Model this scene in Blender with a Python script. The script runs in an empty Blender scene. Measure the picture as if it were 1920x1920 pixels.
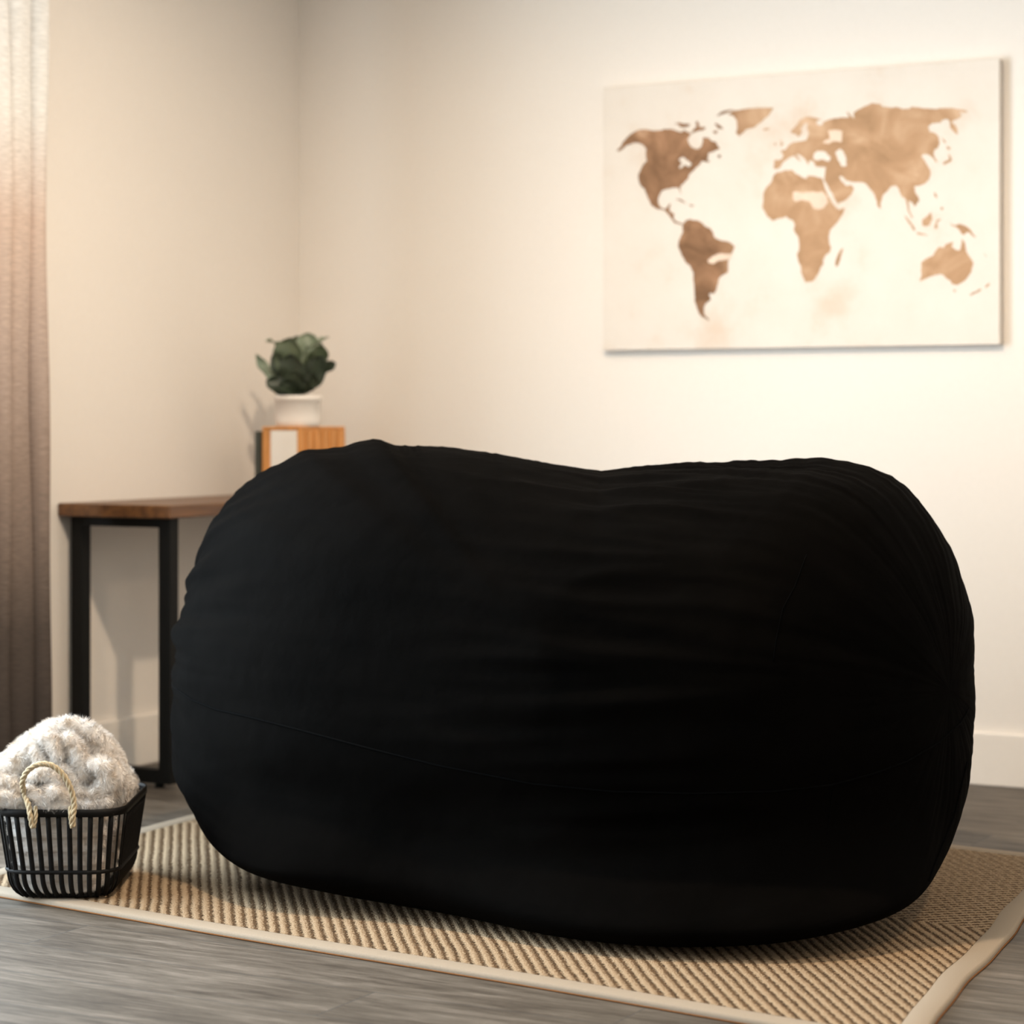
import bpy, bmesh, math, random
import numpy as np
from mathutils import Vector, Matrix, noise
from mathutils.bvhtree import BVHTree
from mathutils.geometry import tessellate_polygon

random.seed(7)
S = bpy.context.scene
COL = S.collection
PI = math.pi

# ------------------------------------------------------------------ frame of the place
# room: corner at origin, back wall = plane y 0 running along +x, left wall = plane x 0, room towards -y
TH = math.radians(28.96)
CAM = Vector((4.158, -6.166, 0.98))
FPX = 4460.0
HOR = 783.0
FW = Vector((-math.sin(TH), math.cos(TH), 0))
RT = Vector((math.cos(TH), math.sin(TH), 0))
UP = Vector((0, 0, 1))

def ray(x, y):
    return FW + RT * ((x - 960) / FPX) + UP * ((HOR - y) / FPX)
def at_depth(x, y, d):
    return CAM + ray(x, y) * d
def at_z(x, y, z=0.0):
    r = ray(x, y)
    return CAM + r * ((z - CAM.z) / r.z)
def at_x(x, y, X):
    r = ray(x, y)
    return CAM + r * ((X - CAM.x) / r.x)
def at_y(x, y, Y):
    r = ray(x, y)
    return CAM + r * ((Y - CAM.y) / r.y)

# ------------------------------------------------------------------ materials
def new_mat(name):
    m = bpy.data.materials.new(name); m.use_nodes = True
    nt = m.node_tree; b = nt.nodes['Principled BSDF']
    return m, nt, b
def N(nt, t, **kw):
    n = nt.nodes.new(t)
    for k, v in kw.items():
        if k in n.inputs: n.inputs[k].default_value = v
        else: setattr(n, k, v)
    return n
def L(nt, a, b): nt.links.new(a, b)
def ramp(nt, stops, interp='LINEAR'):
    r = nt.nodes.new('ShaderNodeValToRGB'); cr = r.color_ramp; cr.interpolation = interp
    while len(cr.elements) < len(stops): cr.elements.new(0.5)
    for e, (p, c) in zip(cr.elements, stops):
        e.position = p; e.color = (c[0], c[1], c[2], 1) if not isinstance(c, (int, float)) else (c, c, c, 1)
    return r
def mapping(nt, scale=(1, 1, 1), rot=(0, 0, 0), coord='Object'):
    tc = nt.nodes.new('ShaderNodeTexCoord'); mp = nt.nodes.new('ShaderNodeMapping')
    mp.inputs['Scale'].default_value = scale; mp.inputs['Rotation'].default_value = rot
    L(nt, tc.outputs[coord], mp.inputs['Vector'])
    return mp
def bump(nt, b, h, strength=0.3, dist=0.01):
    bp = N(nt, 'ShaderNodeBump'); bp.inputs['Strength'].default_value = strength; bp.inputs['Distance'].default_value = dist
    L(nt, h, bp.inputs['Height']); L(nt, bp.outputs['Normal'], b.inputs['Normal']); return bp

def simple(name, c, rough=0.6, var=0.06, scale=30, bstr=0.1, metal=0.0, spec=0.5, stretch=(1, 1, 1)):
    m, nt, b = new_mat(name)
    mp = mapping(nt, stretch); nz = N(nt, 'ShaderNodeTexNoise'); nz.inputs['Scale'].default_value = scale
    nz.inputs['Detail'].default_value = 4
    L(nt, mp.outputs['Vector'], nz.inputs['Vector'])
    lo = [max(0, v * (1 - var)) for v in c]; hi = [min(1, v * (1 + var)) for v in c]
    r = ramp(nt, [(0.3, lo), (0.7, hi)]); L(nt, nz.outputs['Fac'], r.inputs['Fac'])
    L(nt, r.outputs['Color'], b.inputs['Base Color'])
    b.inputs['Roughness'].default_value = rough; b.inputs['Metallic'].default_value = metal
    b.inputs['Specular IOR Level'].default_value = spec
    if bstr: bump(nt, b, nz.outputs['Fac'], bstr, 0.002)
    return m

M = {}
M['wall'] = simple('wall_paint', (0.82, 0.765, 0.705), 0.85, 0.008, 60, 0.03, spec=0.15)
M['ceiling'] = simple('ceiling_paint', (0.8, 0.78, 0.74), 0.9, 0.01, 60, 0.05, spec=0.2)
M['trim'] = simple('trim_paint', (0.86, 0.80, 0.73), 0.45, 0.01, 40, 0.03)
M['black_metal'] = simple('black_powder_coat', (0.006, 0.006, 0.0055), 0.55, 0.2, 200, 0.03, spec=0.15)
M['basket'] = simple('black_basket_wire', (0.005, 0.0042, 0.0036), 0.6, 0.2, 200, 0.03, spec=0.15)
M['ceramic'] = simple('white_ceramic', (0.86, 0.80, 0.74), 0.35, 0.01, 30, 0.02)
M['soil'] = simple('soil', (0.05, 0.035, 0.025), 0.95, 0.4, 150, 0.6)
M['panel'] = simple('white_panel', (0.86, 0.82, 0.76), 0.5, 0.01, 20, 0.02)
M['orange_wood'] = simple('orange_wood', (0.62, 0.27, 0.075), 0.45, 0.22, 14, 0.05, stretch=(6, 6, 0.6))
M['book'] = simple('dark_green_cover', (0.035, 0.04, 0.03), 0.6, 0.1, 60, 0.05)
M['paper'] = simple('page_block', (0.75, 0.68, 0.55), 0.9, 0.1, 200, 0.1, stretch=(1, 12, 1))
M['rope'] = simple('jute_rope', (0.50, 0.40, 0.26), 0.9, 0.25, 300, 0.4, stretch=(1, 1, 0.3), spec=0.1)
M['binding'] = simple('rug_binding_tape', (0.33, 0.27, 0.205), 0.9, 0.06, 500, 0.25, spec=0.1)
M['binding_edge'] = simple('rug_edge_felt', (0.20, 0.085, 0.03), 0.9, 0.1, 200, 0.1, spec=0.1)
M['canvas_side'] = simple('canvas_cloth', (0.78, 0.70, 0.60), 0.9, 0.05, 400, 0.2, spec=0.1)
M['white_plastic'] = simple('white_plastic', (0.85, 0.84, 0.82), 0.4, 0.01, 20, 0.0)
M['outside'] = simple('pale_exterior_ground', (0.5, 0.5, 0.48), 0.9, 0.1, 3, 0.0)

def leaf_mat(name, c1, c2):
    m, nt, b = new_mat(name)
    mp = mapping(nt, (1, 1, 1)); nz = N(nt, 'ShaderNodeTexNoise'); nz.inputs['Scale'].default_value = 22
    L(nt, mp.outputs['Vector'], nz.inputs['Vector'])
    r = ramp(nt, [(0.35, c1), (0.7, c2)]); L(nt, nz.outputs['Fac'], r.inputs['Fac'])
    L(nt, r.outputs['Color'], b.inputs['Base Color']); b.inputs['Roughness'].default_value = 0.45
    return m
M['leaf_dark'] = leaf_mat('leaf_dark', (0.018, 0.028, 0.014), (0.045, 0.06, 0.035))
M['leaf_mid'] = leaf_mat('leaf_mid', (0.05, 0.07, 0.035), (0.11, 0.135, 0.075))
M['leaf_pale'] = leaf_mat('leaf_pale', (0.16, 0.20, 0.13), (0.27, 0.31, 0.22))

# black microsuede
m, nt, b = new_mat('black_microsuede'); M['suede'] = m
mp = mapping(nt, (1, 1, 1))
nz = N(nt, 'ShaderNodeTexNoise'); nz.inputs['Scale'].default_value = 3.2; nz.inputs['Detail'].default_value = 7; nz.inputs['Roughness'].default_value = 0.65
nz.inputs['Distortion'].default_value = 0.6
L(nt, mp.outputs['Vector'], nz.inputs['Vector'])
r = ramp(nt, [(0.3, (0.0007, 0.00058, 0.00048)), (0.7, (0.0020, 0.0017, 0.00145))]); L(nt, nz.outputs['Fac'], r.inputs['Fac'])
L(nt, r.outputs['Color'], b.inputs['Base Color'])
b.inputs['Roughness'].default_value = 0.9; b.inputs['Specular IOR Level'].default_value = 0.02; b.inputs['Specular Tint'].default_value = (1, 0.93, 0.87, 1)
b.inputs['Sheen Weight'].default_value = 0.0; b.inputs['Sheen Roughness'].default_value = 0.5
n2 = N(nt, 'ShaderNodeTexNoise'); n2.inputs['Scale'].default_value = 14; n2.inputs['Detail'].default_value = 5
L(nt, mp.outputs['Vector'], n2.inputs['Vector']); bump(nt, b, n2.outputs['Fac'], 0.35, 0.01)
M['seam'] = simple('black_seam_thread', (0.0016, 0.0016, 0.0016), 0.9, 0.2, 300, 0.1, spec=0.02)

# floor planks
m, nt, b = new_mat('vinyl_plank_floor'); M['floor'] = m
mp = mapping(nt, (1, 1, 1))
br = N(nt, 'ShaderNodeTexBrick'); br.offset = 0.37; br.squash = 1.0
br.inputs['Scale'].default_value = 1.0; br.inputs['Brick Width'].default_value = 1.22; br.inputs['Row Height'].default_value = 0.182
br.inputs['Mortar Size'].default_value = 0.0016; br.inputs['Mortar Smooth'].default_value = 0.3; br.inputs['Bias'].default_value = 0
br.inputs['Color1'].default_value = (0.0, 0.0, 0.0, 1); br.inputs['Color2'].default_value = (1, 1, 1, 1); br.inputs['Mortar'].default_value = (0.5, 0.5, 0.5, 1)
L(nt, mp.outputs['Vector'], br.inputs['Vector'])
mp2 = mapping(nt, (1.9, 17, 1)); nz = N(nt, 'ShaderNodeTexNoise'); nz.inputs['Scale'].default_value = 2.2; nz.inputs['Detail'].default_value = 9; nz.inputs['Roughness'].default_value = 0.62; nz.inputs['Distortion'].default_value = 0.5
add = N(nt, 'ShaderNodeVectorMath', operation='MULTIPLY_ADD')
L(nt, br.outputs['Color'], add.inputs[0]); add.inputs[1].default_value = (7.3, 3.1, 0); L(nt, mp2.outputs['Vector'], add.inputs[2])
L(nt, add.outputs[0], nz.inputs['Vector'])
r = ramp(nt, [(0.26, (0.041, 0.032, 0.0235)), (0.42, (0.074, 0.060, 0.046)), (0.56, (0.112, 0.094, 0.075)), (0.75, (0.180, 0.154, 0.127))])
mpf = mapping(nt, (8, 75, 1)); nf = N(nt, 'ShaderNodeTexNoise'); nf.inputs['Scale'].default_value = 2.0; nf.inputs['Detail'].default_value = 6; nf.inputs['Roughness'].default_value = 0.7
L(nt, mpf.outputs['Vector'], nf.inputs['Vector'])
mpc = mapping(nt, (1.6, 5, 1)); nc = N(nt, 'ShaderNodeTexNoise'); nc.inputs['Scale'].default_value = 1.8; nc.inputs['Detail'].default_value = 4
adc = N(nt, 'ShaderNodeVectorMath', operation='MULTIPLY_ADD'); L(nt, br.outputs['Color'], adc.inputs[0]); adc.inputs[1].default_value = (3.3, 5.1, 0); L(nt, mpc.outputs['Vector'], adc.inputs[2]); L(nt, adc.outputs[0], nc.inputs['Vector'])
m1 = N(nt, 'ShaderNodeMath', operation='MULTIPLY_ADD'); L(nt, nf.outputs['Fac'], m1.inputs[0]); m1.inputs[1].default_value = 0.55; L(nt, nz.outputs['Fac'], m1.inputs[2])
m2 = N(nt, 'ShaderNodeMath', operation='MULTIPLY_ADD'); L(nt, nc.outputs['Fac'], m2.inputs[0]); m2.inputs[1].default_value = 0.55; L(nt, m1.outputs[0], m2.inputs[2])
m3 = N(nt, 'ShaderNodeMath', operation='SUBTRACT'); L(nt, m2.outputs[0], m3.inputs[0]); m3.inputs[1].default_value = 0.55
L(nt, m3.outputs[0], r.inputs['Fac'])
mix = N(nt, 'ShaderNodeMix', data_type='RGBA', blend_type='MULTIPLY'); mix.inputs[0].default_value = 1.0
rv = ramp(nt, [(0.0, 0.88), (1.0, 1.06)]); L(nt, br.outputs['Color'], rv.inputs['Fac'])
L(nt, r.outputs['Color'], mix.inputs[6]); L(nt, rv.outputs['Color'], mix.inputs[7])
mo = N(nt, 'ShaderNodeMix', data_type='RGBA'); L(nt, br.outputs['Fac'], mo.inputs[0]); L(nt, mix.outputs[2], mo.inputs[6]); mo.inputs[7].default_value = (0.06, 0.055, 0.05, 1)
L(nt, mo.outputs[2], b.inputs['Base Color'])
b.inputs['Roughness'].default_value = 0.55; b.inputs['Specular IOR Level'].default_value = 0.3
bump(nt, b, nz.outputs['Fac'], 0.06, 0.002)

# table wood
m, nt, b = new_mat('walnut_table_wood'); M['table_wood'] = m
mp = mapping(nt, (18, 1.2, 18)); nz = N(nt, 'ShaderNodeTexNoise'); nz.inputs['Scale'].default_value = 2.5; nz.inputs['Detail'].default_value = 7
L(nt, mp.outputs['Vector'], nz.inputs['Vector'])
r = ramp(nt, [(0.3, (0.060, 0.022, 0.007)), (0.7, (0.19, 0.080, 0.024))]); L(nt, nz.outputs['Fac'], r.inputs['Fac'])
L(nt, r.outputs['Color'], b.inputs['Base Color']); b.inputs['Roughness'].default_value = 0.38

# linen curtain, colour ramped by height: charcoal hem, taupe, white top
m, nt, b = new_mat('graded_linen'); M['curtain'] = m
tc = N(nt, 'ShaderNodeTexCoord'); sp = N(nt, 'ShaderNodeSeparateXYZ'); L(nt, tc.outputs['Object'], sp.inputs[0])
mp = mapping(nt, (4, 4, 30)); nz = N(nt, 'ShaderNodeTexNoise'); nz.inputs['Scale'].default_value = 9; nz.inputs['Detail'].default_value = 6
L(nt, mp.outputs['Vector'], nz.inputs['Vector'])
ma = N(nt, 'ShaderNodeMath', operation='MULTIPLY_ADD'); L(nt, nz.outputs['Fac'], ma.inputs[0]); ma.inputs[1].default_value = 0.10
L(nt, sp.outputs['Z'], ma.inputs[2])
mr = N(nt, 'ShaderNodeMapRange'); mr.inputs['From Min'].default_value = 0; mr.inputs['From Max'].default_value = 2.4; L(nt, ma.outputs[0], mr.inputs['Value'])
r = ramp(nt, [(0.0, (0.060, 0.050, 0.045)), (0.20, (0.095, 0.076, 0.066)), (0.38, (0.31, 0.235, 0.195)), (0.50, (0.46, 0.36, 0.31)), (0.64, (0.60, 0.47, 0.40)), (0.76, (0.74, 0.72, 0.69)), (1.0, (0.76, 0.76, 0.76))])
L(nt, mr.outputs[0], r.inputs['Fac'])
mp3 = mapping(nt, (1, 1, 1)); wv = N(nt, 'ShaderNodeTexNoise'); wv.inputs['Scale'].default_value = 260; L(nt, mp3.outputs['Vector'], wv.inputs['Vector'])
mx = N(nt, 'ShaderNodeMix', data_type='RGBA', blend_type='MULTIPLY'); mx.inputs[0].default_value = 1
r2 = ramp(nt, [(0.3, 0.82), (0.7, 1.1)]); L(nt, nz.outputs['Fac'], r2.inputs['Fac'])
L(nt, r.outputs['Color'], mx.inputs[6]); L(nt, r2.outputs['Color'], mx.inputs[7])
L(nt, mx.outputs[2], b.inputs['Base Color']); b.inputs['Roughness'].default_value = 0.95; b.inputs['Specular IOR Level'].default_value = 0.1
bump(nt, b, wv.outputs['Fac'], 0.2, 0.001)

# rug: wool ribs with dark gaps in two mirrored diagonal panels
m, nt, b = new_mat('ribbed_wool_rug'); M['rug'] = m
tc = N(nt, 'ShaderNodeTexCoord'); sp = N(nt, 'ShaderNodeSeparateXYZ'); L(nt, tc.outputs['Object'], sp.inputs[0])
AL = math.radians(43.3); QB = 0.84; PITCH = 0.0206
def mth(op, a, b_=None, c=None, clamp=False):
    n = N(nt, 'ShaderNodeMath', operation=op); n.use_clamp = clamp
    for i, v in enumerate((a, b_, c)):
        if v is None: continue
        if isinstance(v, (int, float)): n.inputs[i].default_value = v
        else: L(nt, v, n.inputs[i])
    return n.outputs[0]
wob = N(nt, 'ShaderNodeTexNoise'); wob.inputs['Scale'].default_value = 5; L(nt, tc.outputs['Object'], wob.inputs['Vector'])
jit = N(nt, 'ShaderNodeTexNoise'); jit.inputs['Scale'].default_value = 240; jit.inputs['Detail'].default_value = 2; L(nt, tc.outputs['Object'], jit.inputs['Vector'])
qa = mth('ABSOLUTE', mth('SUBTRACT', sp.outputs['Y'], QB))
side = mth('GREATER_THAN', sp.outputs['Y'], QB)
# distance across ribs and distance along them
s = mth('SUBTRACT', mth('MULTIPLY', sp.outputs['X'], math.cos(AL)), mth('MULTIPLY', qa, math.sin(AL)))
t = mth('ADD', mth('MULTIPLY', sp.outputs['X'], math.sin(AL)), mth('MULTIPLY', qa, math.cos(AL)))
s = mth('ADD', s, mth('MULTIPLY', mth('SUBTRACT', wob.outputs['Fac'], 0.5), 0.008))
s = mth('ADD', s, mth('MULTIPLY', mth('SUBTRACT', jit.outputs['Fac'], 0.5), 0.015))
ph = mth('DIVIDE', s, PITCH)
wave = mth('COSINE', mth('MULTIPLY', ph, 2 * PI))                       # 1 on rib crest, -1 in gap
rowid = mth('FLOOR', ph)
tick = mth('SINE', mth('ADD', mth('MULTIPLY', t, 2 * PI / 0.0085), mth('MULTIPLY', rowid, 2.4)))
whn = N(nt, 'ShaderNodeTexWhiteNoise', noise_dimensions='1D'); L(nt, mth('FLOOR', ph), whn.inputs['W'])
tick2 = mth('SINE', mth('ADD', mth('MULTIPLY', t, 2 * PI / 0.024), mth('MULTIPLY', whn.outputs['Value'], 2.2)))
dark = mth('ADD', mth('MULTIPLY', wave, -1.0), mth('MULTIPLY', tick, 0.28))
# in the far panel the dark yarn is broken into dashes
dark = mth('ADD', dark, mth('MULTIPLY', side, mth('MULTIPLY', mth('SUBTRACT', tick2, 0.3), 0.42)))
mr = N(nt, 'ShaderNodeMapRange'); mr.interpolation_type = 'SMOOTHSTEP'; mr.inputs['From Min'].default_value = 0.12; mr.inputs['From Max'].default_value = 0.62
L(nt, dark, mr.inputs['Value'])
fine = N(nt, 'ShaderNodeTexNoise'); fine.inputs['Scale'].default_value = 420; fine.inputs['Detail'].default_value = 3; L(nt, tc.outputs['Object'], fine.inputs['Vector'])
rl = ramp(nt, [(0.3, (0.30, 0.205, 0.120)), (0.7, (0.46, 0.345, 0.23))]); L(nt, fine.outputs['Fac'], rl.inputs['Fac'])
rd = ramp(nt, [(0.35, (0.035, 0.022, 0.012)), (0.65, (0.15, 0.088, 0.045))]); L(nt, jit.outputs['Fac'], rd.inputs['Fac'])
mx = N(nt, 'ShaderNodeMix', data_type='RGBA'); L(nt, mr.outputs[0], mx.inputs[0]); L(nt, rl.outputs['Color'], mx.inputs[6]); L(nt, rd.outputs['Color'], mx.inputs[7])
L(nt, mx.outputs[2], b.inputs['Base Color']); b.inputs['Roughness'].default_value = 0.95; b.inputs['Specular IOR Level'].default_value = 0.08
hh = mth('ADD', mth('MULTIPLY', wave, 0.5), mth('MULTIPLY', fine.outputs['Fac'], 0.25))
hh = mth('ADD', hh, mth('MULTIPLY', tick, 0.08))
bump(nt, b, hh, 0.9, 0.004)

# blanket
m, nt, b = new_mat('plush_blanket'); M['plush'] = m
mp = mapping(nt, (1, 1, 1)); nz = N(nt, 'ShaderNodeTexNoise'); nz.inputs['Scale'].default_value = 34; nz.inputs['Detail'].default_value = 6
L(nt, mp.outputs['Vector'], nz.inputs['Vector'])
r = ramp(nt, [(0.3, (0.66, 0.58, 0.50)), (0.5, (0.82, 0.77, 0.72)), (0.68, (0.90, 0.87, 0.84))]); L(nt, nz.outputs['Fac'], r.inputs['Fac'])
L(nt, r.outputs['Color'], b.inputs['Base Color']); b.inputs['Roughness'].default_value = 0.9; b.inputs['Specular IOR Level'].default_value = 0.1

# map print
m, nt, b = new_mat('brown_map_print'); M['map'] = m
tc = N(nt, 'ShaderNodeTexCoord'); sp = N(nt, 'ShaderNodeSeparateXYZ'); L(nt, tc.outputs['Object'], sp.inputs[0])
nz = N(nt, 'ShaderNodeTexNoise'); nz.inputs['Scale'].default_value = 9; nz.inputs['Detail'].default_value = 7; nz.inputs['Roughness'].default_value = 0.6; nz.inputs['Distortion'].default_value = 0.8
L(nt, tc.outputs['Object'], nz.inputs['Vector'])
ra = ramp(nt, [(0.30, (0.150, 0.083, 0.045)), (0.48, (0.27, 0.150, 0.085)), (0.60, (0.36, 0.20, 0.115)), (0.74, (0.56, 0.36, 0.23))])
rb = ramp(nt, [(0.30, (0.36, 0.22, 0.125)), (0.5, (0.47, 0.29, 0.17)), (0.66, (0.56, 0.37, 0.235)), (0.76, (0.68, 0.47, 0.32))])
L(nt, nz.outputs['Fac'], ra.inputs['Fac']); L(nt, nz.outputs['Fac'], rb.inputs['Fac'])
mr = N(nt, 'ShaderNodeMapRange'); mr.inputs['From Min'].default_value = 0.36; mr.inputs['From Max'].default_value = 0.46; L(nt, sp.outputs['X'], mr.inputs['Value'])
mx = N(nt, 'ShaderNodeMix', data_type='RGBA'); L(nt, mr.outputs[0], mx.inputs[0]); L(nt, ra.outputs['Color'], mx.inputs[6]); L(nt, rb.outputs['Color'], mx.inputs[7])
L(nt, mx.outputs[2], b.inputs['Base Color']); b.inputs['Roughness'].default_value = 0.85; b.inputs['Specular IOR Level'].default_value = 0.1
M['map_pale'] = simple('pale_map_patch', (0.78, 0.62, 0.50), 0.85, 0.1, 20, 0, spec=0.1)
m, nt, b = new_mat('printed_canvas'); M['canvas'] = m
mp = mapping(nt); nz = N(nt, 'ShaderNodeTexNoise'); nz.inputs['Scale'].default_value = 4.5; nz.inputs['Detail'].default_value = 8; nz.inputs['Roughness'].default_value = 0.6
L(nt, mp.outputs['Vector'], nz.inputs['Vector'])
r = ramp(nt, [(0.3, (0.78, 0.72, 0.655)), (0.55, (0.745, 0.68, 0.61)), (0.72, (0.69, 0.57, 0.47))]); L(nt, nz.outputs['Fac'], r.inputs['Fac'])
L(nt, r.outputs['Color'], b.inputs['Base Color']); b.inputs['Roughness'].default_value = 0.85; b.inputs['Specular IOR Level'].default_value = 0.1

m, nt, b = new_mat('window_glass'); M['glass'] = m
b.inputs['Base Color'].default_value = (1, 1, 1, 1); b.inputs['Roughness'].default_value = 0.0; b.inputs['Transmission Weight'].default_value = 1; b.inputs['IOR'].default_value = 1.45
m, nt, b = new_mat('lamp_diffuser'); M['lamp'] = m
b.inputs['Emission Color'].default_value = (1, 0.78, 0.55, 1); b.inputs['Emission Strength'].default_value = 6

# ------------------------------------------------------------------ helpers
def link_mesh(name, verts, faces, mat, parent=None, smooth=False, loc=None):
    me = bpy.data.meshes.new(name); me.from_pydata([tuple(v) for v in verts], [], faces); me.update()
    if mat: me.materials.append(M[mat] if isinstance(mat, str) else mat)
    if smooth:
        me.polygons.foreach_set('use_smooth', [True] * len(me.polygons))
    o = bpy.data.objects.new(name, me); COL.objects.link(o)
    if parent: o.parent = parent
    if loc: o.location = loc
    return o
class MB:
    def __init__(s): s.v = []; s.f = []
    def add(s, v, f):
        k = len(s.v); s.v += [Vector(p) for p in v]; s.f += [tuple(i + k for i in q) for q in f]
    def box(s, lo, hi, mat=None):
        x0, y0, z0 = lo; x1, y1, z1 = hi
        v = [(x0, y0, z0), (x1, y0, z0), (x1, y1, z0), (x0, y1, z0), (x0, y0, z1), (x1, y0, z1), (x1, y1, z1), (x0, y1, z1)]
        if mat: v = [mat @ Vector(p) for p in v]
        s.add(v, [(0, 3, 2, 1), (4, 5, 6, 7), (0, 1, 5, 4), (1, 2, 6, 5), (2, 3, 7, 6), (3, 0, 4, 7)])
    def tube(s, pts, r, n=8, closed=False, rx=None, upv=None):
        pts = [Vector(p) for p in pts]; m = len(pts); rings = []; up = Vector(upv) if upv else None
        for i, p in enumerate(pts):
            a = pts[(i - 1) % m] if (closed or i > 0) else p
            c = pts[(i + 1) % m] if (closed or i < m - 1) else p
            t = (c - a).normalized()
            if up is None: up = Vector((0, 0, 1)) if abs(t.z) < 0.9 else Vector((1, 0, 0))
            x = up.cross(t)
            if x.length < 1e-5: x = Vector((1, 0, 0)).cross(t)
            x.normalize(); y = t.cross(x).normalized()
            if not upv: up = y
            rr = r[i] if isinstance(r, (list, tuple)) else r
            rings.append([p + x * math.cos(2 * PI * k / n) * (rx or rr) + y * math.sin(2 * PI * k / n) * rr for k in range(n)])
        v = [q for g in rings for q in g]; f = []
        for i in range(m if closed else m - 1):
            j = (i + 1) % m
            for k in range(n): f.append((i * n + k, i * n + (k + 1) % n, j * n + (k + 1) % n, j * n + k))
        if not closed:
            f.append(tuple(range(n))[::-1]); f.append(tuple((m - 1) * n + k for k in range(n)))
        s.add(v, f)
    def lathe(s, prof, c=(0, 0, 0), n=40):
        v = []; f = []; m = len(prof)
        for r_, z in prof:
            for k in range(n): v.append((c[0] + r_ * math.cos(2 * PI * k / n), c[1] + r_ * math.sin(2 * PI * k / n), c[2] + z))
        for i in range(m - 1):
            for k in range(n): f.append((i * n + k, i * n + (k + 1) % n, (i + 1) * n + (k + 1) % n, (i + 1) * n + k))
        f.append(tuple(range(n))[::-1]); f.append(tuple((m - 1) * n + k for k in range(n)))
        s.add(v, f)
    def prism(s, poly, z0, z1):
        n = len(poly); v = [(p[0], p[1], z0) for p in poly] + [(p[0], p[1], z1) for p in poly]
        s.add(v, [tuple(range(n))[::-1], tuple(range(n, 2 * n))] + [(i, (i + 1) % n, n + (i + 1) % n, n + i) for i in range(n)])
    def build(s, name, mat, parent=None, smooth=False, bevel=0, loc=None, segs=2):
        o = link_mesh(name, s.v, s.f, mat, parent, smooth, loc)
        bm = bmesh.new(); bm.from_mesh(o.data); bmesh.ops.recalc_face_normals(bm, faces=bm.faces); bm.to_mesh(o.data); bm.free()
        if bevel:
            b_ = o.modifiers.new('bevel', 'BEVEL'); b_.width = bevel; b_.segments = segs; b_.limit_method = 'ANGLE'
        return o
def tag(o, label=None, cat=None, group=None, kind=None):
    if label: o['label'] = label
    if cat: o['category'] = cat
    if group: o['group'] = group
    if kind: o['kind'] = kind
    return o
def empty(name, loc, rz=0):
    o = bpy.data.objects.new(name, None); COL.objects.link(o); o.location = loc; o.rotation_euler = (0, 0, rz)
    o.empty_display_size = 0.1
    return o

# ------------------------------------------------------------------ room shell
W, D, H = 5.2, 6.9, 2.6
WY0, WY1, WZ0, WZ1 = -4.2, -1.85, 0.16, 2.25      # window opening in the left wall
def struct(name, mb, mat, bevel=0):
    o = mb.build(name, mat, bevel=bevel); o['kind'] = 'structure'; return o
a = MB(); a.box((-0.12, -D, -0.1), (W + 0.12, 0.12, 0)); struct('floor', a, 'floor')
a = MB(); a.box((-0.12, -D, H), (W + 0.12, 0.12, H + 0.1)); struct('ceiling', a, 'ceiling')
XL = -0.012
a = MB(); a.box((XL, 0, 0), (W, 0.12, H)); struct('wall_back', a, 'wall')
a = MB(); a.box((-0.13, WY1, 0), (XL, 0.12, H)); a.box((-0.13, -D, 0), (XL, WY0, H))
a.box((-0.13, WY0, 0), (XL, WY1, WZ0)); a.box((-0.13, WY0, WZ1), (XL, WY1, H)); struct('wall_left', a, 'wall')
a = MB(); a.box((W, -D, 0), (W + 0.12, 0.12, H)); struct('wall_right', a, 'wall')
a = MB(); a.box((-0.12, -D - 0.12, 0), (W + 0.12, -D, H)); struct('wall_front', a, 'wall')
BH, BT = 0.141, 0.016
def base(name, lo, hi): 
    a = MB(); a.box(lo, hi); struct(name, a, 'trim', 0.004)
base('baseboard_back', (XL + BT, -BT, 0), (W, 0, BH))
base('baseboard_left', (XL, -D, 0), (XL + BT, 0, BH))
base('baseboard_right', (W - BT, -D, 0), (W, -BT, BH))
w = MB()
for lo, hi in (((-0.10, WY0, WZ0), (-0.02, WY0 + 0.06, WZ1)), ((-0.10, WY1 - 0.06, WZ0), (-0.02, WY1, WZ1)),
               ((-0.10, WY0, WZ0), (-0.02, WY1, WZ0 + 0.06)), ((-0.10, WY0, WZ1 - 0.06), (-0.02, WY1, WZ1)),
               ((-0.10, (WY0 + WY1) / 2 - 0.03, WZ0), (-0.02, (WY0 + WY1) / 2 + 0.03, WZ1))):
    w.box(lo, hi)
struct('window_1', w, 'trim')

# ------------------------------------------------------------------ painting on the back wall
T = 0.030
pr = empty('map_canvas', (0, 0, 0))
ptl = at_y(1131, 166, -T); pbr = at_y(1874, 646, -T); pbl = at_y(1130, 657, -T); ptr = at_y(1874, 107, -T)
px0 = (ptl.x + pbl.x) / 2; px1 = (pbr.x + ptr.x) / 2; pz0 = (pbl.z + pbr.z) / 2; pz1 = (ptl.z + ptr.z) / 2
pr.location = (px0, 0, pz0)
tag(pr, 'large cream canvas print of a brown world map hanging on the back wall', 'wall art')
PW, PH = px1 - px0, pz1 - pz0
a = MB(); a.box((0, -T, 0), (PW, -0.0002, PH)); cv = a.build('canvas', 'canvas', pr, bevel=0.002)
def affine(px, py):
    p = at_y(px, py, -T); return (p.x - px0, p.z - pz0)
def conv(off, sc, pts): return [(off[0] + x / sc, off[1] + y / sc) for x, y in pts]
A_ = ((1140, 180), 7.385); B_ = ((1240, 380), 8.0); C_ = ((1400, 180), 8.0); D_ = ((1400, 360), 8.727); E_ = ((1580, 180), 6.857); F_ = ((1660, 370), 8.727); G_ = ((1100, 80), 2.341)
def P(cr, *pts): return conv(cr[0], cr[1], pts)
land = []
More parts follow.
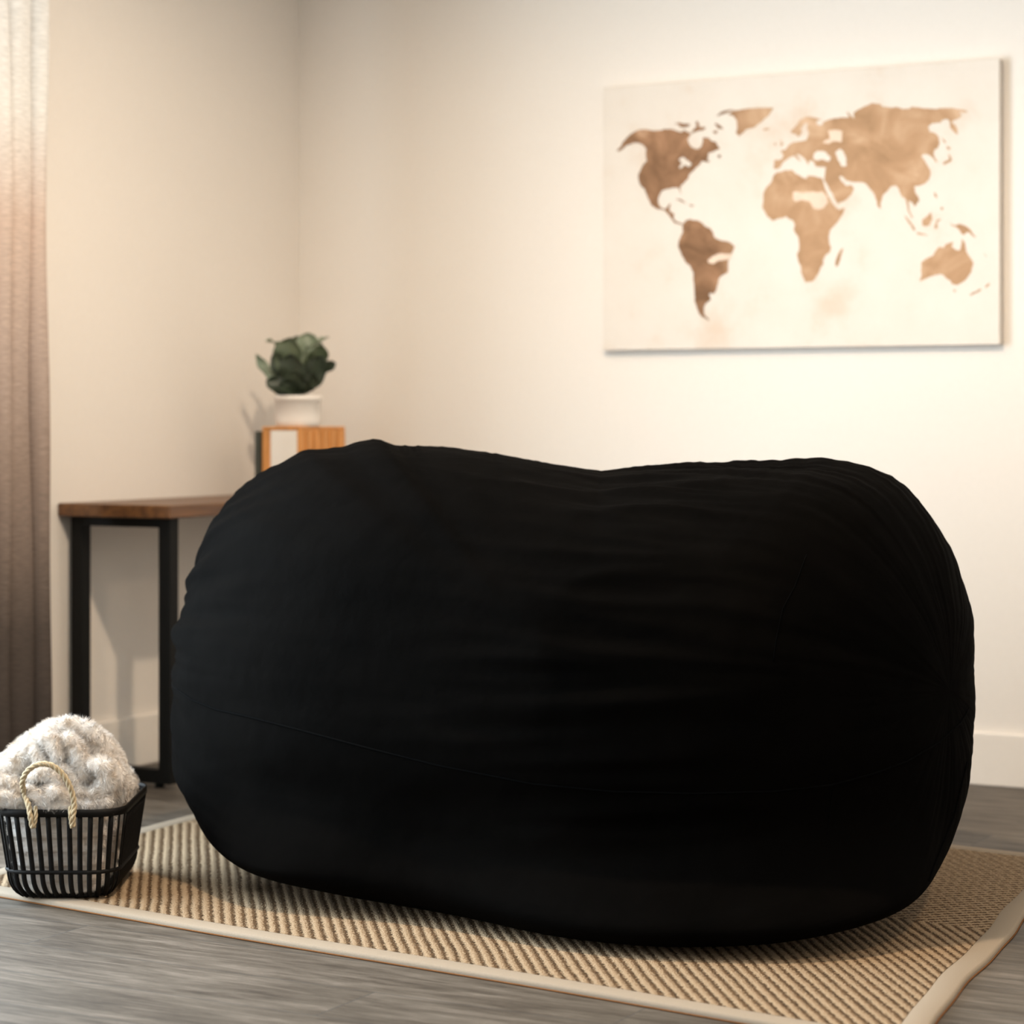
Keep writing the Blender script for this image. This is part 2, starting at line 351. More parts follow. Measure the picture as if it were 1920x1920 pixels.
land.append(P(A_, (120,760),(180,700),(200,650),(260,580),(330,520),(400,480),(460,460),(560,465),(640,480),(720,475),(800,455),(880,460),(950,485),(1020,500),(1060,470),(1100,500),(1150,510),(1130,560),(1100,600),(1120,660),(1160,710),(1215,735),(1260,730),(1300,690),(1320,570),(1400,580),(1430,620),(1500,640),(1520,690),(1550,730),(1480,760),(1390,790),(1390,850),(1370,880),(1420,905),(1380,920),(1300,900),(1270,950),(1200,1020),(1130,1080),(1110,1150),(1050,1210),(1010,1240),(1000,1290),(1012,1360),(988,1290),(960,1265),(880,1275),(800,1290),(740,1320),(710,1380),(695,1450),(720,1530),(780,1570),(820,1540),(850,1490),(872,1500),(845,1575),(870,1600))
 + P(B_, (150,150),(190,160),(185,240),(235,290),(325,318),(320,334),(200,310),(150,240),(100,170),(50,120),(0,104)) + P(A_, (680,1570),(600,1510),(570,1440),(540,1370),(510,1290),(470,1260),(430,1180),(420,1100),(450,1020),(490,950),(540,900),(520,800),(530,730),(490,680),(430,650),(350,650),(270,680),(210,730),(160,765)))
land.append(P(B_, (320,330),(360,270),(420,245),(480,265),(560,270),(620,310),(660,360),(740,385),(780,450),(790,510),(850,550),(900,570),(980,580),(1060,620),(1100,660),(1070,740),(1010,870),(1000,950),(1000,1040),(930,1080),(870,1130),(850,1220),(820,1320),(790,1370),(720,1360),(740,1460),(670,1510),(640,1580),(640,1660),(720,1770),(620,1720),(560,1660),(530,1560),(500,1450),(490,1250),(480,1050),(440,960),(370,900),(310,800),(270,700),(250,650),(270,560),(320,460),(320,400)))
land.append(P(G_, (620,316),(640,300),(700,290),(760,284),(822,285),(800,320),(765,350),(740,370),(700,380),(670,413),(655,395),(662,370),(655,335),(640,320)))
land.append(P(G_, (562,325),(600,300),(650,292),(605,312)))
land.append(P(A_, (910,380),(980,365),(1040,385),(1130,385),(1125,420),(1060,440),(1000,430),(980,400)))
land.append(P(A_, (1490,370),(1540,400),(1600,460),(1530,450),(1480,395)))
land.append(P(A_, (1215,350),(1250,350),(1270,430),(1360,430),(1330,470),(1200,500),(1150,525),(1180,470),(1230,425)))
land.append(P(A_, (1450,490),(1520,480),(1510,520),(1470,520)))
land.append(P(A_, (1515,830),(1555,810),(1565,850),(1530,855)))
land.append(P(A_, (940,1425),(1020,1435),(1085,1485),(1030,1470)))
land.append(P(A_, (1110,1495),(1210,1520),(1150,1532)))
land.append(P(C_, (240,500),(290,480),(350,478),(325,510),(260,522)))
land.append(P(C_, (495,625),(525,680),(552,730),(512,755),(520,690)))
land.append(P(C_, (430,690),(445,740),(412,730)))
land.append(P(C_, (400,1080),(415,960),(500,960),(540,930),(550,880),(510,820),(580,800),(630,740),(680,700),(740,690),(820,680),(895,660),(922,600),(932,540),(905,480),(925,410),(870,405),(820,480),(830,550),(780,622),(740,575),(670,560),(665,520),(740,450),(790,370),(880,310),(960,310),(1060,335),(1130,355),(1060,372),(1040,405),(1080,440),(1130,440),(1150,390),(1200,370),(1300,340),(1420,320),(1550,320),(1500,250),(1520,236),(1560,290),(1620,345),(1600,260),(1700,190),(1800,140),(1880,105))
 + P(E_, (370,90),(480,100),(520,140),(620,150),(700,140),(770,170),(850,165),(890,135),(960,145),(1050,160),(1200,165),(1320,150),(1450,160),(1600,190),(1605,215),(1500,210),(1530,250),(1500,290),(1430,310),(1400,340),(1440,370),(1475,430),(1480,500),(1420,450),(1380,400),(1380,330),(1340,295),(1280,310),(1260,345),(1150,350),(1100,400),(1120,460),(1190,480),(1240,540),(1245,620),(1220,670),(1180,690),(1165,745),(1220,840),(1200,850),(1140,780),(1090,750),(1050,745),(1010,770),(1050,820),(1080,880),(1120,940),(1130,1000),(1110,1080),(1050,1130),(980,1155),(920,1160),(930,1240),(970,1290),(985,1350),(930,1420),(900,1370),(840,1340),(862,1480),(840,1455),(810,1320),(750,1280),(720,1190),(680,1150),(620,1160),(570,1230),(510,1290),(490,1360),(490,1450),(460,1430),(420,1310),(390,1230),(340,1180),(300,1130),(250,1110),(150,1110))
 + P(C_, (1590,1290),(1500,1270),(1430,1200),(1390,1210),(1420,1280),(1500,1350),(1560,1330),(1610,1390),(1570,1480),(1470,1570),(1360,1620),(1300,1500),(1230,1370),(1160,1250),(1180,1150),(1190,1070),(1110,1062),(1035,1060),(1005,985),(960,965),(935,985),(920,1040),(890,960),(800,885),(735,875),(835,995),(790,965),(715,900),(640,920),(560,980),(500,1080),(440,1100)))
land.append(P(C_, (430,1160),(560,1120),(680,1110),(740,1170),(830,1220),(900,1240),(920,1190),(1040,1210),(1130,1230),(1160,1330),(1200,1450),(1260,1560),(1330,1660),(1385,1705))
 + P(D_, (1430,240),(1490,290),(1612,262),(1580,350),(1520,440),(1440,550),(1370,620),(1340,720),(1350,820),(1380,900),(1360,980),(1280,1050),(1250,1120),(1260,1180),(1210,1240),(1170,1340),(1120,1420),(1060,1470),(960,1475),(940,1420),(890,1310),(880,1200),(840,1100),(820,1030),(860,950),(860,850),(840,730),(770,630),(790,530),(750,460),(690,440),(650,400),(550,430),(420,470),(340,400),(260,270),(270,100)) + P(C_, (250,1470),(300,1370),(370,1290),(400,1200)))
land.append(P(D_, (1580,910),(1550,1040),(1500,1200),(1460,1222),(1450,1170),(1490,1020)))
land.append(P(F_, (590,1060),(700,990),(780,950),(830,870),(880,810),(960,820),(990,770),(1060,740),(1110,730),(1090,800),(1150,860),(1220,870),(1240,780),(1260,675),(1310,780),(1330,900),(1400,1000),(1440,1090),(1400,1230),(1330,1330),(1250,1400),(1170,1435),(1090,1420),(1060,1360),(980,1310),(930,1260),(880,1255),(760,1290),(600,1360),(562,1372),(590,1280)))
for q in ([(1110,1515),(1160,1518),(1132,1555)], [(1375,1590),(1560,1498),(1575,1522),(1400,1608)], [(1635,1455),(1700,1400),(1712,1430),(1640,1485)],
          [(1055,405),(1100,450),(1150,460),(1200,435),(1300,460),(1400,530),(1440,610),(1495,658),(1420,625),(1370,570),(1320,580),(1290,615),(1240,590),(1210,530),(1150,485),(1090,465)],
          [(600,380),(680,310),(755,235),(768,350),(720,460),(660,480),(610,460)], [(300,280),(380,360),(450,450),(497,530),(470,548),(420,475),(350,365)],
          [(510,575),(600,590),(690,610),(685,628),(530,608)], [(840,368),(905,355),(905,378),(855,392),(855,500),(800,525),(820,440)],
          [(355,170),(400,230),(455,335),(430,335),(380,235)], [(900,165),(940,160),(945,205),(915,205)], [(1615,905),(1655,970),(1640,975)]):
    land.append(P(F_, *q))
for q in ([(1255,515),(1330,600),(1315,605)], [(1335,640),(1390,665),(1370,695),(1350,685)], [(1365,735),(1405,830),(1300,885),(1290,855),(1370,815)], [(1172,1225),(1200,1255),(1215,1315),(1180,1280)]):
    land.append(P(E_, *q))
pale = [P(B_, (780,800),(860,765),(1062,770),(1040,850),(860,870),(770,920),(710,900),(700,860)),
        P(C_, (690,1450),(740,1430),(820,1450),(950,1440),(1150,1440),(1200,1500),(1220,1590),(1150,1680),(1060,1700),(1000,1680),(940,1580),(830,1560),(740,1590),(700,1550)),
        P(C_, (1225,520),(1330,510),(1440,525),(1425,690),(1300,680),(1230,720),(1140,705),(1180,660),(1250,640))]
sea = [P(C_, (1000,940),(1020,850),(1080,820),(1180,840),(1260,920),(1240,980),(1150,950),(1050,970)),
       P(C_, (1330,850),(1400,790),(1455,830),(1500,950),(1495,1050),(1430,1055),(1370,960)),
       P(A_, (980,880),(1040,845),(1100,890),(1160,940),(1130,980),(1060,950),(1020,1000),(985,1000),(1020,920))]
def roughen(poly, amp=0.9):
    out = []; n = len(poly)
    for i in range(n):
        p, q = Vector(poly[i]), Vector(poly[(i + 1) % n]); d = (q - p).length
        out.append(tuple(p)); k = int(d / 4)
        for j in range(1, k + 1):
            c = p.lerp(q, j / (k + 1)); nn = Vector((-(q - p).y, (q - p).x)).normalized()
            c = c + nn * random.uniform(-amp, amp) * min(1, d / 12); out.append(tuple(c))
    return out
def prints(name, polys, y, mat, lab=None):
    vs, fs = [], []
    for poly in polys:
        pts = [affine(*p) for p in roughen(poly)]
        k = len(vs); vv = [Vector((u, y, z)) for u, z in pts]; vs += vv
        for tri in tessellate_polygon([[Vector((u, z, 0)) for u, z in pts]]):
            a0, b0, c0 = [pts[i] for i in tri]
            cr = (b0[0] - a0[0]) * (c0[1] - a0[1]) - (b0[1] - a0[1]) * (c0[0] - a0[0])
            fs.append(tuple(i + k for i in (tri if cr > 0 else tri[::-1])))
    o = link_mesh(name, vs, fs, mat, pr)
    if lab: o['label'] = lab
    return o
prints('land_print', land, -T - 0.0006, 'map', 'brown continents and islands')
for q_ in pale: prints('pale_print', [q_], -T - 0.0010, 'map_pale', 'pale patch on the brown land')
for q_ in sea: prints('sea_print', [q_], -T - 0.0010, 'canvas')

# ------------------------------------------------------------------ curtain
c0 = at_x(94, 900, 0.145)
CY = c0.y
def curtain_profile(n_pts):
    pts = []
    bends = [0, .075, .145, .215, .285, .35, .42, .49, .56]
    for i in range(n_pts):
        t = i / (n_pts - 1) * 0.56
        ph_ = t / 0.066 + 0.18 * math.sin(t * 31) + 0.12; x = 0.082 + 0.058 * abs(math.sin(PI * ph_)) ** 0.75
        pts.append((x, CY - t + 0.010 * math.sin(2 * PI * ph_)))
    return pts
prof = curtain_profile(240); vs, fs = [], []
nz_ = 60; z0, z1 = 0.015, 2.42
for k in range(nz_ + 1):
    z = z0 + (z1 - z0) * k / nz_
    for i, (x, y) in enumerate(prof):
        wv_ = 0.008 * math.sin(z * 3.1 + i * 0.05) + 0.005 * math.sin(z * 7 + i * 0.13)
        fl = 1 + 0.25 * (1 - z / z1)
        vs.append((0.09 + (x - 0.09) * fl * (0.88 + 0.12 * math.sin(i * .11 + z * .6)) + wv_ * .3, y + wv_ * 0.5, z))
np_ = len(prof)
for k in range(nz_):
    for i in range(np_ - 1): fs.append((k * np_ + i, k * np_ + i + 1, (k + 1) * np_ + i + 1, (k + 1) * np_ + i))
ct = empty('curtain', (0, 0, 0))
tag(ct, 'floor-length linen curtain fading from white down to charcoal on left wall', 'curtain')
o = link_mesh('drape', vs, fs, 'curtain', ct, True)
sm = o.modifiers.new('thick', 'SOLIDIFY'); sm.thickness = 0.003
for k in range(7):
    y = CY - 0.03 - k * 0.08
    a = MB(); a.tube([(0.105 + 0.019 * math.cos(t * 2 * PI / 16), y, 2.44 + 0.019 * math.sin(t * 2 * PI / 16)) for t in range(16)], 0.003, 6, closed=True)
    a.build('curtain_ring', 'black_metal', ct)
rd_ = MB(); rd_.tube([(0.105, CY + 0.12, 2.44), (0.105, CY - 2.9, 2.44)], 0.0125, 16)
ro = rd_.build('curtain_rod', 'black_metal', None, True); tag(ro, 'black metal curtain rod mounted above the left wall window', 'curtain rod')

# ------------------------------------------------------------------ console table
fr = at_z(316, 1478, 0)                 # outer front leg foot centre
TX = fr.x + 0.045; TY0 = fr.y - 0.055; TY1 = -0.06
tb = empty('console_table', (0, TY0, 0)); 
tag(tb, 'wooden console table with black square metal legs in left corner', 'table')
TL = TY1 - TY0
a = MB(); a.box((XL + 0.001, 0, 0.715), (TX, TL, 0.75)); a.build('tabletop', 'table_wood', tb, bevel=0.004)
LG = 0.038; xa = XL + BT + LG / 2 + 0.001; xb = fr.x
def frame_leg(y):
    for x in (xa, xb):
        a = MB(); a.box((x - LG / 2, y - LG / 2, 0.012), (x + LG / 2, y + LG / 2, 0.715)); a.build('leg', 'black_metal', tb, bevel=0.002)
    a = MB(); a.box((xa + LG / 2, y - LG / 2, 0.012), (xb - LG / 2, y + LG / 2, 0.012 + LG)); a.build('floor_rail', 'black_metal', tb, bevel=0.002)
    a = MB(); a.box((xa + LG / 2, y - LG / 2, 0.689), (xb - LG / 2, y + LG / 2, 0.715)); a.build('top_rail', 'black_metal', tb, bevel=0.002)
    for x in (xa, xb - 0.03):
        a = MB(); a.lathe([(0.012, 0), (0.014, 0.003), (0.010, 0.012)], (x, y, 0), 16); a.build('foot', 'black_metal', tb)
frame_leg(0.055); frame_leg(TL - 0.055)

# ------------------------------------------------------------------ box, book, plant on the table
ZT = 0.7505
BX0, BX1 = None, None
bl = at_z(560, 935, ZT)
by = -0.50
q0 = at_y(491, 870, by); q1 = at_y(562, 870, by)
bw = q1.x - q0.x
bx = empty('wooden_box', (q0.x, by, ZT)); tag(bx, 'small orange wooden box with white front panel under the plant pot', 'box')
dep = 0.24; bh = 0.954 - ZT
a = MB(); a.box((0, 0, 0), (bw, dep, 0.012)); a.box((0, 0, bh - 0.010), (bw, dep, bh)); a.box((0, 0, 0.012), (0.026, dep, bh - 0.010)); a.box((bw - 0.010, 0, 0.012), (bw, dep, bh - 0.010)); a.box((0.026, dep - 0.012, 0.012), (bw - 0.010, dep, bh - 0.01))
a.build('case', 'orange_wood', bx, bevel=0.003)
a = MB(); a.box((0.027, 0.002, 0.013), (bw - 0.011, 0.02, bh - 0.0105)); a.build('front_panel', 'panel', bx, bevel=0.004)
a = MB()
for k in range(5): a.box((bw + 0.0002, 0.03 + k * 0.042, 0.014), (bw + 0.004, 0.05 + k * 0.042, bh - 0.012))
a.build('side_slat', 'orange_wood', bx, bevel=0.001)
gk = empty('book', (q0.x - 0.0195, by - 0.006, ZT)); tag(gk, 'dark green hardback book standing against left side of orange box', 'book')
a = MB(); a.box((0, 0, 0), (0.004, 0.16, 0.19)); a.box((0.014, 0, 0), (0.018, 0.16, 0.19)); a.box((0, -0.002, 0), (0.018, 0.003, 0.19)); a.build('cover', 'book', gk, bevel=0.0015)
a = MB(); a.box((0.0045, 0.0035, 0.003), (0.0135, 0.155, 0.186)); a.build('page_block', 'paper', gk)

pc = at_depth(558, 798, 0); 
pd = (at_y(526, 800, by) - CAM).dot(FW) + 0.06
pp = at_depth(558, 798, pd)
ZB = ZT + bh + 0.0005
R0 = 43.5 * pd / FPX * 0.98; R1 = 45.5 * pd / FPX
pot_h = (798 - 740) * pd / FPX
pcx, pcy = pp.x, pp.y
pot = empty('potted_plant', (pcx, pcy, ZB)); tag(pot, 'potted plant with broad dark green leaves in white ceramic pot', 'potted plant')
a = MB(); a.lathe([(R0 * .92, 0), (R0 * .97, 0.004), (R0, 0.02), (R0, pot_h - 0.016), (R1, pot_h - 0.014), (R1, pot_h - 0.002), (R1 - 0.003, pot_h), (R1 - 0.008, pot_h - 0.001), (R1 - 0.011, pot_h - 0.018), (0.001, pot_h - 0.018)], n=56)
a.build('pot', 'ceramic', pot, True)
a = MB(); a.lathe([(R1 - 0.012, pot_h - 0.019), (0.03, pot_h - 0.010), (0.001, pot_h - 0.008)], n=32); a.build('soil', 'soil', pot, True)
base_w = Vector((pcx, pcy, ZB))
def leaf(bpx, tpx, wpx, dz=0.0, mat='leaf_dark', face=None, curl=0.25, stem=True):
    """leaf from base pixel to tip pixel; dz pushes tip towards (+) or away from the room; face tilts blade"""
    b0 = at_depth(bpx[0], bpx[1], pd) - FW * (dz * 0.3) - base_w
    t0 = at_depth(tpx[0], tpx[1], pd) - FW * dz - base_w
    ax = (t0 - b0); ln = ax.length; ax.normalize()
    fn = (-FW if face is None else (RT * face[0] - FW * face[1] + UP * face[2])).normalized()
    sd = ax.cross(fn)
    if sd.length < 0.15: sd = ax.cross(UP)
    sd.normalize(); nn = sd.cross(ax).normalized()
    w_ = wpx * pd / FPX / 2; nl, nw = 14, 8; vs, fs = [], []
    for i in range(nl + 1):
        t = i / nl; ww = w_ * (math.sin(PI * min(1, t ** 1.25)) ** 0.5) if 0 < t < 1 else w_ * 0.03
        c = b0 + ax * (ln * t) + nn * (-curl * ln * (t - 0.5) ** 2 * 2 + curl * ln * .3)
        for j in range(nw + 1):
            u = j / nw * 2 - 1
            rip = 0.004 * math.sin(t * 14 + u * 2) * abs(u)
            vs.append(c + sd * (ww * u) + nn * (0.35 * w_ * (u * u) * 0.8 - 0.3 * w_ * (1 - abs(u)) * 0.15 + rip))
    for i in range(nl):
        for j in range(nw): fs.append((i * (nw + 1) + j, i * (nw + 1) + j + 1, (i + 1) * (nw + 1) + j + 1, (i + 1) * (nw + 1) + j))
    o = link_mesh('leaf', vs, fs, mat, pot, True); s_ = o.modifiers.new('t', 'SOLIDIFY'); s_.thickness = 0.0012
    if stem:
        a = MB(); rt = Vector((random.uniform(-.012, .012), random.uniform(-.012, .012), pot_h - 0.014))
        mid = rt.lerp(b0, 0.5) + Vector((0, 0, 0.012)); a.tube([rt, mid, b0], 0.0018, 6); so = a.build('stem', 'leaf_mid', pot, True)
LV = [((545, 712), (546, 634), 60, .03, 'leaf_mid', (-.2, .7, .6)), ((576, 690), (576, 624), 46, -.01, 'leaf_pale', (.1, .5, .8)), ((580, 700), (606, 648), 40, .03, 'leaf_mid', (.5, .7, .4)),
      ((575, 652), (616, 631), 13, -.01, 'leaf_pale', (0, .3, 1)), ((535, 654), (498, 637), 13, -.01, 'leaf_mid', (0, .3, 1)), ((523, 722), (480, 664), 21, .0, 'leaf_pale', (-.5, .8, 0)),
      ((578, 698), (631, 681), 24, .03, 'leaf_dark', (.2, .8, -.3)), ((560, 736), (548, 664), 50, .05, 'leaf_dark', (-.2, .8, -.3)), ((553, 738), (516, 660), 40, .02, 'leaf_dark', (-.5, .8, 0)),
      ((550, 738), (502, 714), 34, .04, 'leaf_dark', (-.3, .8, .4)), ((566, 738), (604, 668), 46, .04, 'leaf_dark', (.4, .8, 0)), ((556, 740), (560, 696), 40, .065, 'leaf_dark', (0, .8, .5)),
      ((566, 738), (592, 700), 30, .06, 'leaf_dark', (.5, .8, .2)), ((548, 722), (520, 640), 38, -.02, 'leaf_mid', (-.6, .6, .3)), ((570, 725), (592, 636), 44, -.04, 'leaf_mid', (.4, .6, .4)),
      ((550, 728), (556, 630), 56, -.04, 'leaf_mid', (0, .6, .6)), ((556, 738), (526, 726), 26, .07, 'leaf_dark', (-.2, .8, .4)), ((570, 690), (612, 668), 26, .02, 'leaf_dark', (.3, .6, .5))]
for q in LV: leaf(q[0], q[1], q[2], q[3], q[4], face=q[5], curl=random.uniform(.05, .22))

# ------------------------------------------------------------------ rug
P0c = (0.297, 3.895)   # on the front edge, in camera-aligned floor coordinates
def room_xy(X, Y): return CAM.x + RT.x * X + FW.x * Y, CAM.y + RT.y * X + FW.y * Y
ox, oy = room_xy(*P0c)
rug_a = math.radians(28.96 - 35.46)
RZ = 0.011
rug = empty('area_rug', (ox, oy, 0), rug_a); tag(rug, 'beige ribbed area rug with dark diagonal lines and cloth border on wood floor', 'rug')
def rug_edge(q, side):
    if side > 0: return 0.388 - 0.242 * q + 0.004 * math.sin(q * 9.5 + 0.6) + 0.0015 * math.sin(q * 23)
    return -1.818 - 0.187 * q + 0.006 * math.sin(q * 7)
def front_y(p): return 0.004 * math.sin(p * 5 + 1) 
QW = 1.635; BD = 0.048
nq, npp = 90, 120
def sheet(pf, qf, z, nq=nq, npp=npp, sag=True):
    vs, fs = [], []
    for i in range(nq + 1):
        for j in range(npp + 1):
            q = qf(i / nq, j / npp); p = pf(q, j / npp); vs.append((p, q, z))
    for i in range(nq):
        for j in range(npp): fs.append((i * (npp + 1) + j, i * (npp + 1) + j + 1, (i + 1) * (npp + 1) + j + 1, (i + 1) * (npp + 1) + j))
    return vs, fs
def closed_sheet(name, pl, pr_, q0, q1, zt, mat, nq_, np2, bev=0.0):
    a = MB(); vs, fs = sheet(lambda q, t: pl(q) + (pr_(q) - pl(q)) * t, lambda s_, t: q0 + (q1 - q0) * s_ + front_y(t * 2) * (1 - s_), zt, nq_, np2)
    n1 = np2 + 1; low = [(v[0], v[1], 0.0005) for v in vs]; k = len(vs)
    ring = [j for j in range(n1)] + [i * n1 + np2 for i in range(1, nq_ + 1)] + [nq_ * n1 + j for j in range(np2 - 1, -1, -1)] + [i * n1 for i in range(nq_ - 1, 0, -1)]
    allv = list(vs) + [low[i] for i in ring]; m_ = len(ring)
    f2 = list(fs) + [(ring[i], k + i, k + (i + 1) % m_, ring[(i + 1) % m_]) for i in range(m_)]
    f2.append(tuple(k + i for i in range(m_)))
    a.add(allv, f2)
    return a.build(name, mat, rug)
el = lambda q: rug_edge(q, -1); er = lambda q: rug_edge(q, 1)
closed_sheet('pile', lambda q: el(q) + BD, lambda q: er(q) - BD, BD, QW - BD, RZ, 'rug', 60, 60)
def binding(path_o, path_i, name='border_binding'):
    vs, fs = [], []
    n = len(path_o)
    prof = [(0.0, 0.0005), (0.0, 0.006), (0.05, RZ - 0.0008), (0.12, RZ + 0.0006), (0.85, RZ + 0.0014), (1.0, RZ - 0.001)]
    for po, pi in zip(path_o, path_i):
        for u, z in prof: vs.append((po[0] + (pi[0] - po[0]) * u, po[1] + (pi[1] - po[1]) * u, z))
    m_ = len(prof)
    for i in range(n - 1):
        for j in range(m_ - 1): fs.append((i * m_ + j, i * m_ + j + 1, (i + 1) * m_ + j + 1, (i + 1) * m_ + j))
    a = MB(); a.add(vs, fs); return a.build(name, 'binding', rug, True)
n = 80
qs = [QW * i / n for i in range(n + 1)]
qi = [BD + (QW - 2 * BD) * i / n for i in range(n + 1)]
binding([(er(q), q) for q in qs], [(er(q) - BD, q) for q in qi])
binding([(el(q), q) for q in qs], [(el(q) + BD, q) for q in qi])
binding([(el(0) + (er(0) - el(0)) * i / n, front_y(i / n * 2)) for i in range(n + 1)], [(el(BD) + BD + (er(BD) - el(BD) - 2 * BD) * i / n, BD + front_y(i / n * 2)) for i in range(n + 1)])
binding([(el(QW) + (er(QW) - el(QW)) * i / n, QW) for i in range(n + 1)], [(el(QW - BD) + BD + (er(QW - BD) - el(QW - BD) - 2 * BD) * i / n, QW - BD) for i in range(n + 1)])
a = MB(); ZE = 0.0017
a.tube([(er(q) + 0.0010, q, ZE) for q in qs], ZE - .0002, 6); a.tube([(el(0) + (er(0) - el(0)) * i / n, front_y(i / n * 2) - 0.0010, ZE) for i in range(n + 1)], ZE - .0002, 6)
eo = a.build('edge_piping', 'binding_edge', rug, True); eo['label'] = 'rust brown piping under the edge'
RTOP = RZ + 0.0005

# ------------------------------------------------------------------ bean bag
OUT = [(704,819),(672,825),(646,835),(610,840),(568,842),(529,862),(498,881),(456,916),(425,943),(407,969),(388,1006),(377,1034),(362,1066),(346,1107),(337,1149),(326,1183),(320,1232),(318,1274),(321,1321),(320,1362),(323,1404),(329,1461),(339,1495),(355,1529),(368,1550),(388,1581),(417,1615),(441,1633),(467,1648),(534,1660),(612,1675),(691,1691),(769,1706),(847,1721),(925,1737),(1003,1756),(1081,1768),(1185,1779),(1264,1782),(1297,1781),(1371,1779),(1445,1774),(1520,1763),(1594,1747),(1668,1727),(1712,1707),(1737,1686),(1747,1661),(1772,1612),(1792,1567),(1804,1533),(1814,1488),(1820,1444),(1824,1409),(1825,1345),(1827,1270),(1828,1231),(1825,1167),(1819,1132),(1811,1102),(1797,1053),(1786,1026),(1767,993),(1752,969),(1727,939),(1703,913),(1678,896),(1648,880),(1616,869),(1584,864),(1547,859),(1495,861),(1445,864),(1371,867),(1297,870),(1218,875),(1163,881),(1128,886),(1099,882),(1067,876),(1030,871),(1000,865),(935,852),(883,844),(842,837),(795,834),(743,833),(727,826)]
CP = np.array([1080.0, 1300.0])
def polar_table(pts, nb=720, closed=True):
    pts = np.array(pts, float); seg = []
    n = len(pts)
    for i in range(n):
        p, q = pts[i], pts[(i + 1) % n]
        for t in np.linspace(0, 1, 24, endpoint=False): seg.append(p + (q - p) * t)
    seg = np.array(seg) - CP
    an = np.arctan2(seg[:, 1], seg[:, 0]); rr = np.hypot(seg[:, 0], seg[:, 1])
    tab = np.zeros(nb); idx = ((an + PI) / (2 * PI) * nb).astype(int) % nb
    np.maximum.at(tab, idx, rr)
    z = np.where(tab == 0)[0]; g = np.where(tab > 0)[0]
    tab[z] = np.interp(z, np.r_[g - nb, g, g + nb], np.r_[tab[g], tab[g], tab[g]])
    return tab
tgt = polar_table(OUT)
NU, NV = 260, 420
yaw = math.radians(-34.5)                      # long axis, camera-aligned floor frame
cx, cy, cz = 0.135, 5.09, 0.455
ea, eb, ec, en = 0.91, 0.62, 0.485, 2.35
tt = np.linspace(0.0, PI, NU); ff = np.linspace(0, 2 * PI, NV, endpoint=False)
TT, FF = np.meshgrid(tt, ff, indexing='ij')
dx, dy, dz = np.cos(TT), np.sin(TT) * np.cos(FF), np.sin(TT) * np.sin(FF)
rr = (np.abs(dx / ea) ** en + np.abs(dy / eb) ** en + np.abs(dz / ec) ** en) ** (-1 / en)
U, V, Wz = dx * rr, dy * rr, dz * rr
X = cx + U * math.cos(yaw) - V * math.sin(yaw)
Y = cy + U * math.sin(yaw) + V * math.cos(yaw)
Z = cz + Wz
def softfloor(Z):
    k = 0.03; return RTOP + 0.5 * ((Z - RTOP) + np.sqrt((Z - RTOP) ** 2 + k * k)) - 0.0
Zs = softfloor(Z); Z = np.where(Z < 0.10, np.minimum(Zs, np.maximum(Z, RTOP) + 0.008), Z)
Z = np.maximum(Z, RTOP)
for it in range(14):
    PX = 960 + X / Y * FPX; PY = HOR + (0.98 - Z) / Y * FPX
    ax_, ay_ = PX - CP[0], PY - CP[1]
    an = np.arctan2(ay_, ax_); ra_ = np.hypot(ax_, ay_)
    nb = 360; idx = ((an + PI) / (2 * PI) * nb).astype(int) % nb
    cur = np.zeros(nb); np.maximum.at(cur, idx.ravel(), ra_.ravel())
    ker = np.array([1, 2, 3, 2, 1.]); ker /= ker.sum()
    angs = (np.arange(nb) + .5) / nb * 2 * PI - PI
    tg = np.interp(angs, (np.arange(720) + .5) / 720 * 2 * PI - PI, tgt, period=2 * PI)
    ratio = tg / cur
    if it < 9: ratio = np.convolve(np.r_[ratio[-2:], ratio, ratio[:2]], ker, 'valid')
    rt_ = np.interp(an.ravel(), angs, ratio, period=2 * PI).reshape(an.shape)
    fall = np.clip(ra_ / np.interp(an.ravel(), angs, cur, period=2 * PI).reshape(an.shape), 0, 1) ** 1.5
    rt_ = 1 + (rt_ - 1) * fall
    NX, NY = CP[0] + ax_ * rt_, CP[1] + ay_ * rt_
    wgt = np.clip((Z - 0.03) / 0.25, 0, 1); wgt = wgt * wgt * (3 - 2 * wgt)
    XA, ZA = (NX - 960) / FPX * Y, 0.98 - (NY - HOR) / FPX * Y
    low = Z < 0.6
    YB = np.where(low & (NY > HOR + 60), (0.98 - np.minimum(Z, .6)) * FPX / np.maximum(NY - HOR, 60), Y)
    XB = (NX - 960) / FPX * YB
    X = np.where(low, XA * wgt + XB * (1 - wgt), XA); Yn = np.where(low, Y * wgt + YB * (1 - wgt), Y); Z = np.where(low, ZA * wgt + Z * (1 - wgt), ZA); Y = Yn
    Z = np.maximum(Z, RTOP)
print('bag fit: max px error', float(np.abs(tg - cur).max()), 'yrange', float(Y.min()), float(Y.max()), 'z', float(Z.max()))
print('bag err by angle', [(int(a * 57.3), int(e)) for a, e in zip(angs[::15], (tg - cur)[::15])])
def lap(A, wt, it):
    for _ in range(it):
        B = A.copy(); B[1:-1] = (A[2:] + A[:-2] + np.roll(A, 1, 1)[1:-1] + np.roll(A, -1, 1)[1:-1]) / 4
        A = A + (B - A) * wt
    return A
ws = np.clip((0.26 - Z) / 0.14, 0, 1) * 0.9
X, Y, Z = lap(X, ws, 60), lap(Y, ws, 60), lap(Z, ws * (Z > RTOP + .003), 25)
Z = np.maximum(Z, RTOP)
